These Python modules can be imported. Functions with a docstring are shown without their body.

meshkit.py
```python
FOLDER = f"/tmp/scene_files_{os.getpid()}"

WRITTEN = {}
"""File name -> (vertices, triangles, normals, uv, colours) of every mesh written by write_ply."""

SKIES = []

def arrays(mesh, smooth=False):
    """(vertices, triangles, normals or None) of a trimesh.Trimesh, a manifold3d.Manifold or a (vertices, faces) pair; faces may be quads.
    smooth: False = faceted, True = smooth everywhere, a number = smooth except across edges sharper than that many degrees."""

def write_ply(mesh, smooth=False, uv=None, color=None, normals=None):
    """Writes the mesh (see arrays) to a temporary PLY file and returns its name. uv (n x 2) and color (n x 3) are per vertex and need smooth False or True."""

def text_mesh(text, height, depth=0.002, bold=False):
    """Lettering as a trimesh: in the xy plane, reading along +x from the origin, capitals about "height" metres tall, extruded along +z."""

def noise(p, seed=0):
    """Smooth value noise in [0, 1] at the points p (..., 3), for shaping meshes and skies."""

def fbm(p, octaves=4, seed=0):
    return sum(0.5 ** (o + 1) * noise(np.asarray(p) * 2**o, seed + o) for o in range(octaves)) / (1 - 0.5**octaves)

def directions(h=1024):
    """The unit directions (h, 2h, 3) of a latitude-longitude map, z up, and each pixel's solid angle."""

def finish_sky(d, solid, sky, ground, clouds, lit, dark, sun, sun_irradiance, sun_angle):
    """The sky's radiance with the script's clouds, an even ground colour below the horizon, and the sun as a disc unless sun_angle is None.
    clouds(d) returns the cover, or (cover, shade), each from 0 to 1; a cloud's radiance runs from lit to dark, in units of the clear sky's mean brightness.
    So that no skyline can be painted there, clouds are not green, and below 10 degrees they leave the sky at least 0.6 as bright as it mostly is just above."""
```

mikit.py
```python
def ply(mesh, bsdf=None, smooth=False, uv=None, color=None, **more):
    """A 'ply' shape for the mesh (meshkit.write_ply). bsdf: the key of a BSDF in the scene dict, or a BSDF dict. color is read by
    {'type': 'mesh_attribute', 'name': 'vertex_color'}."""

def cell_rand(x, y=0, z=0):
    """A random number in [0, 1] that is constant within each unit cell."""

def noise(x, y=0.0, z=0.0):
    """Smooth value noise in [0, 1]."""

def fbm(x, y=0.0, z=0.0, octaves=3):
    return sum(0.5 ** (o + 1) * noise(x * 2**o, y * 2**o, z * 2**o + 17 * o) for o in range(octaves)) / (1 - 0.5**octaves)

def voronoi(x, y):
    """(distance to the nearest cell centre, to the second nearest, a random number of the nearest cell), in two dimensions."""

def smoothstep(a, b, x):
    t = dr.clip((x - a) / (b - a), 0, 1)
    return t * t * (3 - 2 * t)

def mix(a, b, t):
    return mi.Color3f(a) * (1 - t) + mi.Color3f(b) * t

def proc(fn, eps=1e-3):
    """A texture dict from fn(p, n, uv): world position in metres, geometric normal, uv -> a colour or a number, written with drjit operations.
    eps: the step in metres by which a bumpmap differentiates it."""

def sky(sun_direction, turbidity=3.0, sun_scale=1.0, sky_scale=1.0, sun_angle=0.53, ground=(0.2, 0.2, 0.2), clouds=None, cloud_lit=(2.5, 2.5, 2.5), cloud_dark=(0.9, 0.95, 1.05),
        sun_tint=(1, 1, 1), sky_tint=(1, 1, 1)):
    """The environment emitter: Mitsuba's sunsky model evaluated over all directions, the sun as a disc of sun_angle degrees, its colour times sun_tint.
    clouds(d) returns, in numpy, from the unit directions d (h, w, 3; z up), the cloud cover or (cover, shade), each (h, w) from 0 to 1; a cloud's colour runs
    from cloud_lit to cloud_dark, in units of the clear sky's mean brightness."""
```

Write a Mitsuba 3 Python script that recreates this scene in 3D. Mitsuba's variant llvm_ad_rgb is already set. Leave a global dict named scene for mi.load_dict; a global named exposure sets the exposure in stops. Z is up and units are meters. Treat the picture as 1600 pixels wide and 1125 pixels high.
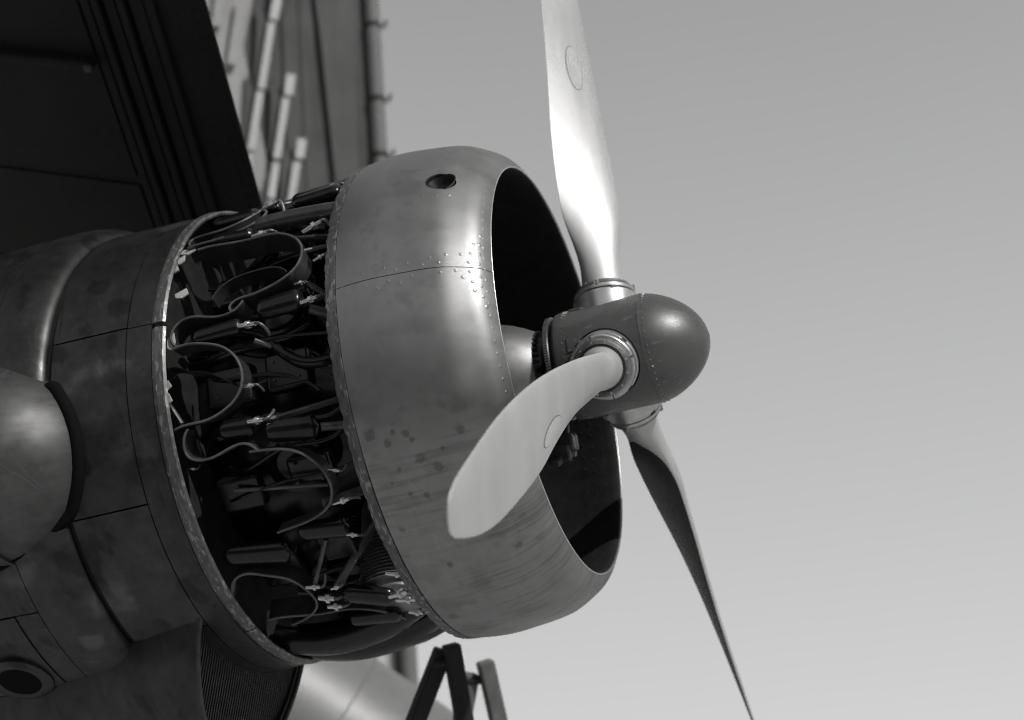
import math
import numpy as np
import trimesh
import drjit as dr
import mitsuba as mi
import manifold3d as m3
from scipy.interpolate import PchipInterpolator as PCH, CubicSpline, Akima1DInterpolator
import meshkit
import mikit
from mikit import proc, noise, fbm, voronoi, smoothstep, mix, cell_rand

T4 = mi.ScalarTransform4f
scene, labels = {'type': 'scene'}, {}

# ---------------------------------------------------------------- camera, sky, exposure
CAM = np.array([0.0, 0.0, 1.6])
C_UP = np.array([0.08367784, -0.30793323, 0.94772103])
C_FWD = np.array([0.0, 0.951056516, 0.309016994])
scene['camera'] = {
    'type': 'thinlens', 'fov': 2 * math.degrees(math.atan(800 / 2250)), 'fov_axis': 'x',
    'aperture_radius': 0.0115, 'focus_distance': 3.55, 'near_clip': 0.05, 'far_clip': 6000.0,
    'to_world': T4().look_at(origin=CAM.tolist(), target=(CAM + C_FWD).tolist(), up=C_UP.tolist()),
}
SUN = (0.569, -0.566, 0.597)


def veil(d):
    """thin even haze over the whole sky, brightest at the horizon"""
    z = np.clip(d[..., 2], 0, 1)
    shade = np.clip(z / 0.62, 0, 1) ** 0.8
    shade = shade + 0.05 * (meshkit.fbm(d * np.array([2.0, 2.0, 5.0]), 3, 4) - 0.5)
    shade = shade + 0.022 * (meshkit.fbm(d * 260.0, 2, 9) - 0.5)
    return np.ones(z.shape), np.clip(shade, 0, 1)


scene['sky'] = mikit.sky(SUN, turbidity=3, clouds=veil, cloud_lit=(3.3, 3.3, 3.3), cloud_dark=(1.45, 1.45, 1.45),
                         sun_tint=(0.814, 1.0, 1.387), ground=(0.2, 0.2, 0.2))
exposure = 1.3

# ---------------------------------------------------------------- frame of the aircraft: x forward along the engine shaft, z up, y away from the camera
AO = np.array([0.1422915, 3.95940664, 2.84744116])
AX = np.array([0.95691512, -0.2846577, 0.05730146])
AY = np.array([0.28512618, 0.95848999, 0.0])
AZ = np.array([-0.05492287, 0.01633815, 0.99835692])
_M = np.eye(4)
_M[:3, 0], _M[:3, 1], _M[:3, 2], _M[:3, 3] = AX, AY, AZ, AO
PLANE = T4(_M.tolist())


def loc(p):
    """world point -> s along the shaft, angle theta (radians from the top towards y), r"""
    d = [p.x - AO[0], p.y - AO[1], p.z - AO[2]]
    s = d[0] * AX[0] + d[1] * AX[1] + d[2] * AX[2]
    y = d[0] * AY[0] + d[1] * AY[1] + d[2] * AY[2]
    z = d[0] * AZ[0] + d[1] * AZ[1] + d[2] * AZ[2]
    return s, y, z


# ---------------------------------------------------------------- materials
def bs(name, d, two=True):
    scene[name] = {'type': 'twosided', 'bsdf': d} if two else d


def pri(col, rough, metal=0.0, spec=0.5, **k):
    c = col if isinstance(col, dict) else {'type': 'rgb', 'value': [col] * 3 if np.isscalar(col) else list(col)}
    r = rough if isinstance(rough, dict) else float(rough)
    return {'type': 'principled', 'base_color': c, 'roughness': r, 'metallic': metal, 'specular': spec, **k}


def grey(x):
    return mi.Color3f(x, x, x)


SPOTS = [(-.35, -113.1, .017), (-.293, -113.4, .009), (-.259, -114.2, .013), (-.249, -115.7, .009), (-.312, -115.5, .012), (-.126, -116.0, .013),
         (-.181, -118.8, .005), (-.294, -126.5, .007), (-.254, -127.5, .010), (-.348, -134.0, .009), (-.24, -119.5, .014), (-.205, -122.0, .016),
         (-.09, -146.0, .012), (-.30, -121.0, .007), (-.33, -123.5, .006), (-.27, -145.0, .010), (-.17, -131.0, .007), (-.345, -163.0, .018)]


def skin_fn(base, blot, streak, scale=1.0, spots=False, scr=0.12):
    """sheet aluminium: blotchy stains, oil streaks along the air flow, scratches"""
    def fn(p, n, uv):
        s, y, z = loc(p)
        th = dr.atan2(y, z)
        a = th * 0.7
        big = fbm(s * 5 * scale + 3, a * 5 * scale, 1.5, 4)
        mid = fbm(s * 16 * scale, a * 16 * scale, 7.0, 4)
        st = fbm(s * 7 + 9, a * 120 + 3 * noise(s * 3, a * 4), 3.0, 3)
        st2 = fbm(s * 70, a * 6, 5.0, 2)
        where = smoothstep(0.42, 0.62, fbm(s * 2.2 + 5, a * 2.6 + 1, 2.0, 3))
        if spots:   # the oil streaks start below a ragged line on the side, as in the photograph
            where = smoothstep(-1.95, -2.15, th + 0.5 * (fbm(s * 6, a * 6, 4.0, 3) - 0.5)) * (0.4 + 0.6 * where)
        grain = fbm(s * 60, a * 60, 9.0, 3)
        v = base * (1 + blot * (big - 0.5) * 2 + blot * 0.5 * (mid - 0.5) * 2 + blot * 0.35 * (grain - 0.5) * 2)
        v = v * (1 - streak * where * smoothstep(0.45, 0.75, st)) * (1 + 0.06 * (st2 - 0.5))
        # smudges where oil ran
        run = smoothstep(0.58, 0.80, fbm(s * 9 + 20, a * 14 + 4, 8.0, 4))
        v = v * (1 - 0.15 * run)
        v = v * (1 - 0.12 * smoothstep(0.62, 0.72, fbm(s * 26 + 2, a * 30, 6.0, 4)) * smoothstep(0.4, 0.7, noise(s * 5, a * 5, 9)))
        # fine bright scratches
        k = fbm(s * 30 + a * 14, a * 3 - s * 2, 11.0, 2)
        v = v * (1 + scr * smoothstep(0.012, 0.0, dr.abs(k - 0.5)) * smoothstep(0.5, 0.7, noise(s * 7, a * 7, 3)))
        if spots:
            wob = 0.30 + 1.5 * fbm(s * 70, a * 70, 4.0, 4)
            for (s0, t0, r0) in SPOTS:
                d = dr.sqrt(dr.square(s - s0) + dr.square((th - math.radians(t0)) * 0.7))
                v = v * (1 - 0.34 * smoothstep(1.1, 0.55, d * wob / r0))
        return grey(dr.maximum(v, 0.01))
    return fn


def rough_fn(base, amp):
    def fn(p, n, uv):
        s, y, z = loc(p)
        a = dr.atan2(y, z) * 0.7
        return dr.clip(base + amp * (fbm(s * 12 + 3, a * 14, 2.0, 4) - 0.5) * 2, 0.12, 0.9)
    return fn


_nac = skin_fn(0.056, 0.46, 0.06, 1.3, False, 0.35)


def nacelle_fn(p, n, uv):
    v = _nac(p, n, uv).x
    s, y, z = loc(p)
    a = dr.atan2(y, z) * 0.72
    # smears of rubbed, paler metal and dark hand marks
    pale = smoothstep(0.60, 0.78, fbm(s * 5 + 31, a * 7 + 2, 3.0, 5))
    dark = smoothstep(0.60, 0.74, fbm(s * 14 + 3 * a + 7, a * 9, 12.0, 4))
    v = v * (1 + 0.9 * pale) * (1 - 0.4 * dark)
    # one pale worn patch low on the side
    wob = 0.2 + 1.6 * fbm(s * 34, a * 34, 2.0, 4)
    d = dr.sqrt(dr.square((s + 1.30) / 1.2) + dr.square(a + 2.525 * 0.72))
    v = v + 0.05 * smoothstep(0.040, 0.018, d * wob)
    # fine dark scratches running round the nacelle
    k = fbm(s * 60 + a * 6, a * 2.5, 21.0, 2)
    v = v * (1 - 0.45 * smoothstep(0.010, 0.0, dr.abs(k - 0.5)) * smoothstep(0.55, 0.7, noise(s * 9, a * 9, 13)))
    return grey(v)


bs('cowl_metal', pri(proc(skin_fn(0.295, 0.15, 0.22, 1.0, True)), proc(rough_fn(0.46, 0.07)), 0.9))
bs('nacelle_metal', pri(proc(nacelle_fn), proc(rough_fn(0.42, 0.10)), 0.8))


def worn_fn(p, n, uv):
    s, y, z = loc(p)
    a = dr.atan2(y, z) * 0.7
    chip = smoothstep(0.60, 0.70, fbm(s * 150, a * 60, 1.0, 5))
    return mix(mi.Color3f(0.11), mi.Color3f(0.24), chip) * (0.6 + 0.8 * fbm(s * 120, a * 60, 2.0, 4))


bs('fairing_metal', pri(proc(skin_fn(0.095, 0.45, 0.10, 1.5, False, 0.5)), proc(rough_fn(0.52, 0.08)), 0.75))
bs('worn_metal', pri(proc(worn_fn), 0.45, 0.6))
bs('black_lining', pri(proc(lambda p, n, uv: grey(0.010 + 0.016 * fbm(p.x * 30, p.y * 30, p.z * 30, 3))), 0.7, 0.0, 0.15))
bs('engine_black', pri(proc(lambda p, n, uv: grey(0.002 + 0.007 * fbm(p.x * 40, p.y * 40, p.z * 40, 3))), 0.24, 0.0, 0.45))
bs('band_metal', pri(proc(lambda p, n, uv: grey(0.018 + 0.03 * fbm(p.x * 25, p.y * 25, p.z * 25, 3))), 0.35, 0.3))
bs('engine_grey', pri(proc(lambda p, n, uv: grey(0.03 + 0.06 * fbm(p.x * 40, p.y * 40, p.z * 40, 3))), 0.36, 0.4))
bs('fitting_steel', pri(0.62, 0.3, 1.0))
bs('case_metal', pri(proc(lambda p, n, uv: grey(0.16 + 0.18 * fbm(p.x * 22, p.y * 22, p.z * 22, 4))), 0.45, 0.7))


def spinner_fn(p, n, uv):
    s, y, z = loc(p)
    a = dr.atan2(y, z) * 0.16
    v = 0.052 * (0.85 + 0.3 * fbm(s * 14, a * 14, 1.0, 4))
    chip = smoothstep(0.70, 0.80, fbm(s * 30 + 4, a * 110, 6.0, 5))
    v = v * (1 + 0.35 * smoothstep(0.62, 0.72, fbm(s * 8, a * 8, 15.0, 4)))
    return grey(v + 0.05 * chip)


bs('spinner_paint', pri(proc(spinner_fn), 0.42, 0.0, 0.95))


def blade_fn(p, n, uv):
    v = fbm(p.x * 9, p.y * 9, p.z * 9, 4)
    st = fbm(p.x * 40, p.y * 3, p.z * 4, 2)
    return grey(0.62 + 0.09 * (v - 0.5) + 0.16 * (st - 0.5))


bs('blade_paint', pri(proc(blade_fn), 0.56, 0.75, 0.5))
bs('blade_black', pri(proc(lambda p, n, uv: grey(0.012 + 0.014 * fbm(p.x * 12, p.y * 12, p.z * 12, 4))), 0.5, 0.0, 0.4))
bs('lit_rim_and_rod_grey', pri(proc(lambda p, n, uv: grey(0.05 + 0.14 * fbm(p.x * 30, p.y * 30, p.z * 30, 3))), 0.4, 0.5))  # lit edge of the baffle rims painted as lighter grey; also rods, elbows
bs('badge_paint', pri(proc(lambda p, n, uv: grey(0.40 + 0.10 * fbm(p.x * 30, p.y * 50, p.z * 40, 2))), 0.4))
bs('badge_rim', pri(0.12, 0.5))
bs('collar_steel', pri(proc(lambda p, n, uv: grey(0.42 + 0.3 * fbm(p.x * 50, p.y * 50, p.z * 50, 3))), 0.34, 0.85))
bs('clamp_grey', pri(proc(lambda p, n, uv: grey(0.16 + 0.22 * fbm(p.x * 60, p.y * 60, p.z * 60, 3))), 0.38, 0.8))
bs('collar_dark', pri(0.05, 0.5, 0.4))


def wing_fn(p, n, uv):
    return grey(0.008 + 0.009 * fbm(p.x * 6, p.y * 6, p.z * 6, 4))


bs('wing_shade_paint', pri(proc(wing_fn), 0.6, 0.0, 0.2))  # near-black base carries the shade of the wing in its colour
bs('shade_black', pri(0.004, 0.85, 0.0, 0.1))  # flat black used as painted shade, in the fairing gap and the port
bs('timber_dark', pri(proc(lambda p, n, uv: grey(0.012 + 0.016 * fbm(p.x * 40, p.y * 40, p.z * 4, 3))), 0.7, 0.0, 0.3))  # on the near trestle this black is shade put into the timber colour
bs('timber_grey', pri(proc(lambda p, n, uv: grey(0.07 + 0.09 * fbm(p.x * 40, p.y * 40, p.z * 4, 3))), 0.7, 0.0, 0.3))  # lit tone of timber, painted over the whole rear trestle


def wall_fn(lo, hi):
    def fn(p, n, uv):
        g = fbm(p.x * 9, p.y * 9, p.z * 0.8, 4)
        h = fbm(p.x * 2, p.y * 2, p.z * 3, 3)
        return grey(lo + (hi - lo) * (0.6 * g + 0.4 * h))
    return fn


bs('wall_dark', pri(proc(wall_fn(0.045, 0.125)), 0.8, 0.0, 0.2))
bs('wall_pale', pri(proc(wall_fn(0.22, 0.40)), 0.8, 0.0, 0.2))
bs('board_grey', pri(proc(wall_fn(0.06, 0.125)), 0.75, 0.0, 0.2))
bs('white_paint_and_sun', pri(proc(wall_fn(0.36, 0.50)), 0.6, 0.0, 0.3))  # real white on the building bars, painted sunlight on the engine tabs
bs('pipe_paint', pri(proc(wall_fn(0.10, 0.17)), 0.6, 0.0, 0.3))
bs('hull_paint', pri(proc(lambda p, n, uv: grey(0.13 + 0.06 * fbm(p.x * 4, p.y * 4, p.z * 4, 4))), 0.44, 0.15))
bs('hull_seam', pri(0.12, 0.6))
bs('ground_grass', pri(proc(lambda p, n, uv: grey(0.025 + 0.04 * fbm(p.x * 1.5, p.y * 1.5, 0.0, 4))), 0.95, 0.0, 0.1))
bs('apron_concrete', pri(proc(lambda p, n, uv: grey(0.36 + 0.14 * fbm(p.x * 2, p.y * 2, 0.0, 5))), 0.9, 0.0, 0.2))


# ---------------------------------------------------------------- mesh helpers
def add(key, mesh, bsdf, smooth=35, plane=False, **k):
    n = key
    i = 1
    while n in scene:
        n = f'{key}_{i:03d}'
        i += 1
    d = mikit.ply(mesh, bsdf, smooth=smooth, **k)
    if plane:
        d['to_world'] = PLANE
    scene[n] = d
    return n


def label(key, text=None, category=None, group=None, kind=None):
    d = labels.setdefault(key, {})
    for a, b in (('label', text), ('category', category), ('group', group), ('kind', kind)):
        if b:
            d[a] = b


def TM(v, f):
    v, f = np.asarray(v, float), np.asarray(f, int)
    if f.shape[1] == 4:
        f = np.vstack([f[:, [0, 1, 2]], f[:, [0, 2, 3]]])
    return trimesh.Trimesh(v, f, process=False)


def cat(ms):
    return trimesh.util.concatenate(ms)


def cyl(s, th, r):
    t = np.radians(th)
    return np.stack(np.broadcast_arrays(s, r * np.sin(t), r * np.cos(t)), -1)


def lathe(prof, t0=0.0, t1=360.0, n=180, closed=True, axis=None):
    """closed loop (or open line) of (s, r) turned about the x axis from angle t0 to t1; end caps on a part turn of a closed loop"""
    prof = np.asarray(prof, float)
    full = abs(t1 - t0 - 360) < 1e-6
    th = np.linspace(t0, t1, n + 1)[:n if full else n + 1]
    V = np.concatenate([cyl(prof[:, 0], t, prof[:, 1]) for t in th])
    m, F, k = len(prof), [], len(th)
    for i in range(k if full else k - 1):
        a, b = i * m, ((i + 1) % k) * m
        for j in range(m if closed else m - 1):
            j2 = (j + 1) % m
            F.append((a + j, a + j2, b + j2, b + j))
    F = np.array(F)
    F = np.vstack([F[:, [0, 1, 2]], F[:, [0, 2, 3]]])
    mesh = trimesh.Trimesh(V, F, process=False)
    if closed and not full:
        import shapely
        poly = shapely.Polygon(prof)
        v2, f2 = trimesh.creation.triangulate_polygon(poly, engine='earcut')
        caps = []
        for t, flip in ((th[0], False), (th[-1], True)):
            cv = cyl(v2[:, 0], t, v2[:, 1])
            caps.append(trimesh.Trimesh(cv, f2[:, ::-1] if flip else f2, process=False))
        mesh = cat([mesh] + caps)
    if mesh.volume < 0 and closed:
        mesh.invert()
    return mesh


def manifold(mesh):
    t = mesh.copy()
    t.merge_vertices(digits_vertex=6)
    return m3.Manifold(m3.Mesh(np.asarray(t.vertices, np.float32), np.asarray(t.faces, np.uint32)))


def unman(m):
    q = m.to_mesh()
    return trimesh.Trimesh(q.vert_properties[:, :3], q.tri_verts, process=False)


def spline(pts, n):
    pts = np.asarray(pts, float)
    t = np.r_[0, np.cumsum(np.linalg.norm(np.diff(pts, axis=0), axis=1))]
    if len(pts) < 3:
        return np.stack([np.interp(np.linspace(0, t[-1], n), t, pts[:, k]) for k in range(3)], 1)
    return np.stack([PCH(t, pts[:, k])(np.linspace(0, t[-1], n)) if len(pts) < 4 else CubicSpline(t, pts[:, k])(np.linspace(0, t[-1], n)) for k in range(3)], 1)


def frames(P, ref=None):
    Tn = np.gradient(P, axis=0)
    Tn /= np.linalg.norm(Tn, axis=1, keepdims=True)
    if ref is None:
        r0 = np.array([0, 0, 1.0]) if abs(Tn[0, 2]) < 0.9 else np.array([1.0, 0, 0])
        N = []
        for t in Tn:
            r0 = r0 - (r0 @ t) * t
            r0 /= np.linalg.norm(r0)
            N.append(r0)
        N = np.array(N)
    else:
        N = ref - (ref * Tn).sum(1, keepdims=True) * Tn
        N /= np.linalg.norm(N, axis=1, keepdims=True)
    return Tn, N, np.cross(Tn, N)


def sweep(P, sect, ref=None):
    """closed cross section (k x 2, or n x k x 2) carried along the points P, capped"""
    P = np.asarray(P, float)
    _, N, B = frames(P, ref)
    sect = np.asarray(sect, float)
    if sect.ndim == 2:
        sect = np.repeat(sect[None], len(P), 0)
    V = P[:, None] + sect[..., :1] * N[:, None] + sect[..., 1:] * B[:, None]
    n, k, _ = V.shape
    F = []
    for i in range(n - 1):
        for j in range(k):
            a, b, c, d = i * k + j, i * k + (j + 1) % k, (i + 1) * k + (j + 1) % k, (i + 1) * k + j
            F += [(a, b, c), (a, c, d)]
    V = np.vstack([V.reshape(-1, 3), V[0].mean(0), V[-1].mean(0)])
    for j in range(k):
        F += [(n * k, (j + 1) % k, j), (n * k + 1, (n - 1) * k + j, (n - 1) * k + (j + 1) % k)]
    m = trimesh.Trimesh(V, F, process=False)
    if m.volume < 0:
        m.invert()
    return m


def circ(r, k=12):
    t = np.linspace(0, 2 * np.pi, k, endpoint=False)
    return np.stack([r * np.cos(t), r * np.sin(t)], 1)


def tube(pts, r, n=24, k=12):
    P = spline(pts, n)
    if np.isscalar(r):
        return sweep(P, circ(r, k))
    r = np.interp(np.linspace(0, 1, n), np.linspace(0, 1, len(r)), r)
    return sweep(P, np.array([circ(q, k) for q in r]))


def radial(P):
    q = np.array(P, float)
    q[:, 0] = 0
    return q / np.linalg.norm(q, axis=1, keepdims=True)


def band(st, r, h=0.05, t=0.003, n=60, bead=0.0035):
    """sheet strip standing on edge round the engine: its rolled outer edge runs through the (s, theta) points at radius r"""
    P = spline([cyl(s, th, r) for s, th in st], n)
    R = radial(P)
    return sweep(P, np.array([(0, -t / 2), (0, t / 2), (-h, t / 2), (-h, -t / 2)]), R), sweep(P, circ(bead, 8), R)


def pod(a, b, r, n=22, flat=0.75):
    """long rounded cover between two points"""
    a, b = np.asarray(a), np.asarray(b)
    L = np.linalg.norm(b - a)
    x = np.linspace(0, 1, n)
    d = np.minimum(x, 1 - x) * L
    rr = r * np.sqrt(np.clip(1 - np.clip(1 - d / (r * 0.8), 0, 1) ** 2, 0.0004, 1)) * (0.86 + 0.14 * x)
    P = a + (b - a) * x[:, None]
    R = radial(P)
    c = circ(1.0, 16) * np.array([flat, 1.0])
    return sweep(P, rr[:, None, None] * c[None], R)


def rivet(p, nrm, r, h):
    """low dome of 18 triangles"""
    nrm = np.asarray(nrm, float) / np.linalg.norm(nrm)
    x = np.cross(nrm, [0.3, 0.8, 0.5])
    x /= np.linalg.norm(x)
    y = np.cross(nrm, x)
    t = np.linspace(0, 2 * np.pi, 6, endpoint=False)
    ring0 = p + r * (np.outer(np.cos(t), x) + np.outer(np.sin(t), y))
    ring1 = p + 0.6 * r * (np.outer(np.cos(t), x) + np.outer(np.sin(t), y)) + h * 0.85 * nrm
    V = np.vstack([ring0, ring1, p + h * nrm])
    F = []
    for i in range(6):
        j = (i + 1) % 6
        F += [(i, j, 6 + j), (i, 6 + j, 6 + i), (6 + i, 6 + j, 12)]
    return trimesh.Trimesh(V, F, process=False)


def boxm(c, size, R=None):
    b = trimesh.creation.box(size)
    if R is not None:
        b.apply_transform(np.block([[np.asarray(R), np.zeros((3, 1))], [np.zeros((1, 3)), np.ones((1, 1))]]))
    b.apply_translation(c)
    return b


def rbox(size, r):
    h = np.asarray(size) / 2 - r
    s = m3.Manifold.sphere(r, 12)
    return unman(m3.Manifold.batch_hull([s.translate([a * h[0], b * h[1], c * h[2]]) for a in (-1, 1) for b in (-1, 1) for c in (-1, 1)]))


def nut(p, nrm, r, h):
    """six sided nut with a stud"""
    nrm = np.asarray(nrm, float) / np.linalg.norm(nrm)
    c = trimesh.creation.cylinder(r, h, sections=6)
    d = trimesh.creation.cylinder(r * 0.55, h * 1.7, sections=8)
    d.apply_translation([0, 0, h * 0.35])
    m = cat([c, d])
    m.apply_transform(trimesh.geometry.align_vectors([0, 0, 1], nrm))
    m.apply_translation(p)
    return m


rng = np.random.default_rng(5)

# ---------------------------------------------------------------- the setting
add('ground', TM([(-2500, -2500, 0), (2500, -2500, 0), (2500, 2500, 0), (-2500, 2500, 0)], [(0, 1, 2, 3)]), 'ground_grass', False)
label('ground', kind='structure')
hx, hy = AX[:2] / np.linalg.norm(AX[:2]), AY[:2] / np.linalg.norm(AY[:2])
ap = [AO[:2] + hx * a + hy * b for a, b in ((-40, -5.4), (40, -5.4), (40, 30), (-40, 30))]
add('apron', TM([(q[0], q[1], 0.004) for q in ap], [(0, 1, 2, 3)]), 'apron_concrete', False)
label('apron', kind='structure')

# a dark wooded bank behind the photographer, which the bare metal mirrors
hu, hv = np.linspace(-110, 110, 120), np.linspace(0, 50, 24)
U, Vv = np.meshgrid(hu, hv, indexing='ij')
prof_h = np.interp(Vv, [0, 5, 14, 30, 50], [0, 7, 11.5, 10, -1])
xy = AO[:2] - hy * 26 + U[..., None] * hx - Vv[..., None] * hy
hz = prof_h * np.interp(np.abs(U), [0, 70, 110], [1, 1, 0]) * (.82 + .36 * meshkit.fbm(np.stack([U / 9, Vv / 9, U * 0], -1), 4, 3))
hm = np.concatenate([xy, hz[..., None]], -1)
hf = [(i * 24 + j, (i + 1) * 24 + j, (i + 1) * 24 + j + 1, i * 24 + j + 1) for i in range(119) for j in range(23)]
add('hill', TM(hm.reshape(-1, 3), hf), 'ground_grass', True)
label('hill', kind='structure')

# building: a wall that faces the camera, coordinates t along it and z up
BQ = np.array([-1.20753862, 13.16286073, 0.0])
BT, BN = np.array([0.9701425, 0.24253563, 0.0]), np.array([0.24253563, -0.9701425, 0.0])


def slab(poly, d0, d1):
    """polygon (t, z) on the wall from depth d0 to d1 outwards"""
    import shapely
    v, f = trimesh.creation.triangulate_polygon(shapely.Polygon(poly), engine='earcut')
    m = trimesh.creation.extrude_triangulation(v, f, d1 - d0)
    q = m.vertices
    m.vertices = BQ + q[:, :1] * BT + q[:, 1:2] * np.array([0, 0, 1.0]) + (q[:, 2:] + d0) * BN
    if m.volume < 0:
        m.invert()
    return m


add('building__wall', slab([(-7, 0), (0.05, 0), (0.05, 12), (-7, 12)], -5, 0), 'wall_dark', False)
label('building', 'dark weathered building behind the engine with slanted white bars and a corner pipe', 'building')
add('building__plaster_panel', slab([(-3.2, 0), (-1.02, 0), (-1.02, 7.8), (-1.06, 7.95), (-1.18, 8.65), (-1.20, 8.72), (-1.285, 9.33), (-1.175, 9.9), (-1.1, 12), (-3.2, 12)], 0.003, 0.03), 'wall_pale', False)
label('building__plaster_panel', 'pale plaster strip')
add('building__board', slab([(-0.30, 3.3), (-0.27, 3.3), (-0.12, 12), (-0.555, 12), (-0.545, 9.94), (-0.50, 9.33), (-0.42, 7.9)], 0.05, 0.09), 'board_grey', False)
for t0, t1, z0, z1, d in ((-0.72, -0.58, 3, 12, .02), (-0.90, -0.74, 3, 12, .035), (-1.0, -0.92, 3, 9.0, .02)):
    add('building__board', slab([(t0 + .05, z0), (t1 + .05, z0), (t1, z1), (t0, z1)], 0.003, d), 'wall_dark', False)
for b in ([(-0.935, 9.852), (-0.981, 9.586)], [(-1.002, 9.548), (-1.125, 8.793)], [(-1.138, 8.756), (-1.242, 8.113)], [(-1.26, 8.07), (-1.34, 7.5)],
          [(-0.825, 8.965), (-0.859, 8.731)], [(-0.885, 8.694), (-0.994, 8.029)], [(-1.001, 7.98), (-1.06, 7.6)], [(-1.07, 7.55), (-1.17, 6.9)],
          [(-0.74, 8.248), (-0.773, 8.035)], [(-0.80, 7.992), (-0.90, 7.4)], [(-0.91, 7.35), (-1.0, 6.8)], [(-0.9, 10.15), (-0.93, 9.9)]):
    (t0, z0), (t1, z1) = b
    w = 0.035 if abs(z1 - z0) > 0.3 else 0.044
    add('building__bar', slab([(t0 - w, z0), (t0 + w, z0 - 0.012), (t1 + w, z1 - .012), (t1 - w, z1)], 0.10, 0.17), 'white_paint_and_sun', False)
    if z0 - z1 > 0.5:
        add('building__shaded_pane', slab([(t0 - w - .10, z0 + .22), (t0 - w - .004, z0 + .05), (t1 - w - .004, z1 + .02), (t1 - w - .035, z1 + .10)], 0.05, 0.09), 'wall_dark', False)  # dark panel painted as the window pane in shadow beside the bar
for b in ([(-1.293, 9.817), (-1.416, 9.07)], [(-1.45, 10.3), (-1.56, 9.5)]):
    (t0, z0), (t1, z1) = b
    add('building__bar', slab([(t0 - .05, z0), (t0 + .05, z0 - 0.012), (t1 + .04, z1), (t1 - .04, z1 + .01)], 0.06, 0.12), 'wall_pale', False)
add('building__bar', slab([(-.26, 2.4), (-.17, 2.4), (-.17, 3.5), (-.26, 3.5)], 0.10, 0.16), 'white_paint_and_sun', False)
add('building__plaster_panel', slab([(-1.0, 0), (-.12, 0), (-.12, 3.3), (-1.0, 3.3)], 0.003, 0.03), 'wall_pale', False)
pz = np.linspace(0, 12, 30)
add('building__drainpipe', tube([BQ + BT * 0.045 + BN * 0.05 + np.array([0, 0, z]) for z in (0, 4, 8, 12)], 0.078, 20, 20), 'pipe_paint', True)
label('building__drainpipe', 'grey corner pipe with clamps')
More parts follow.
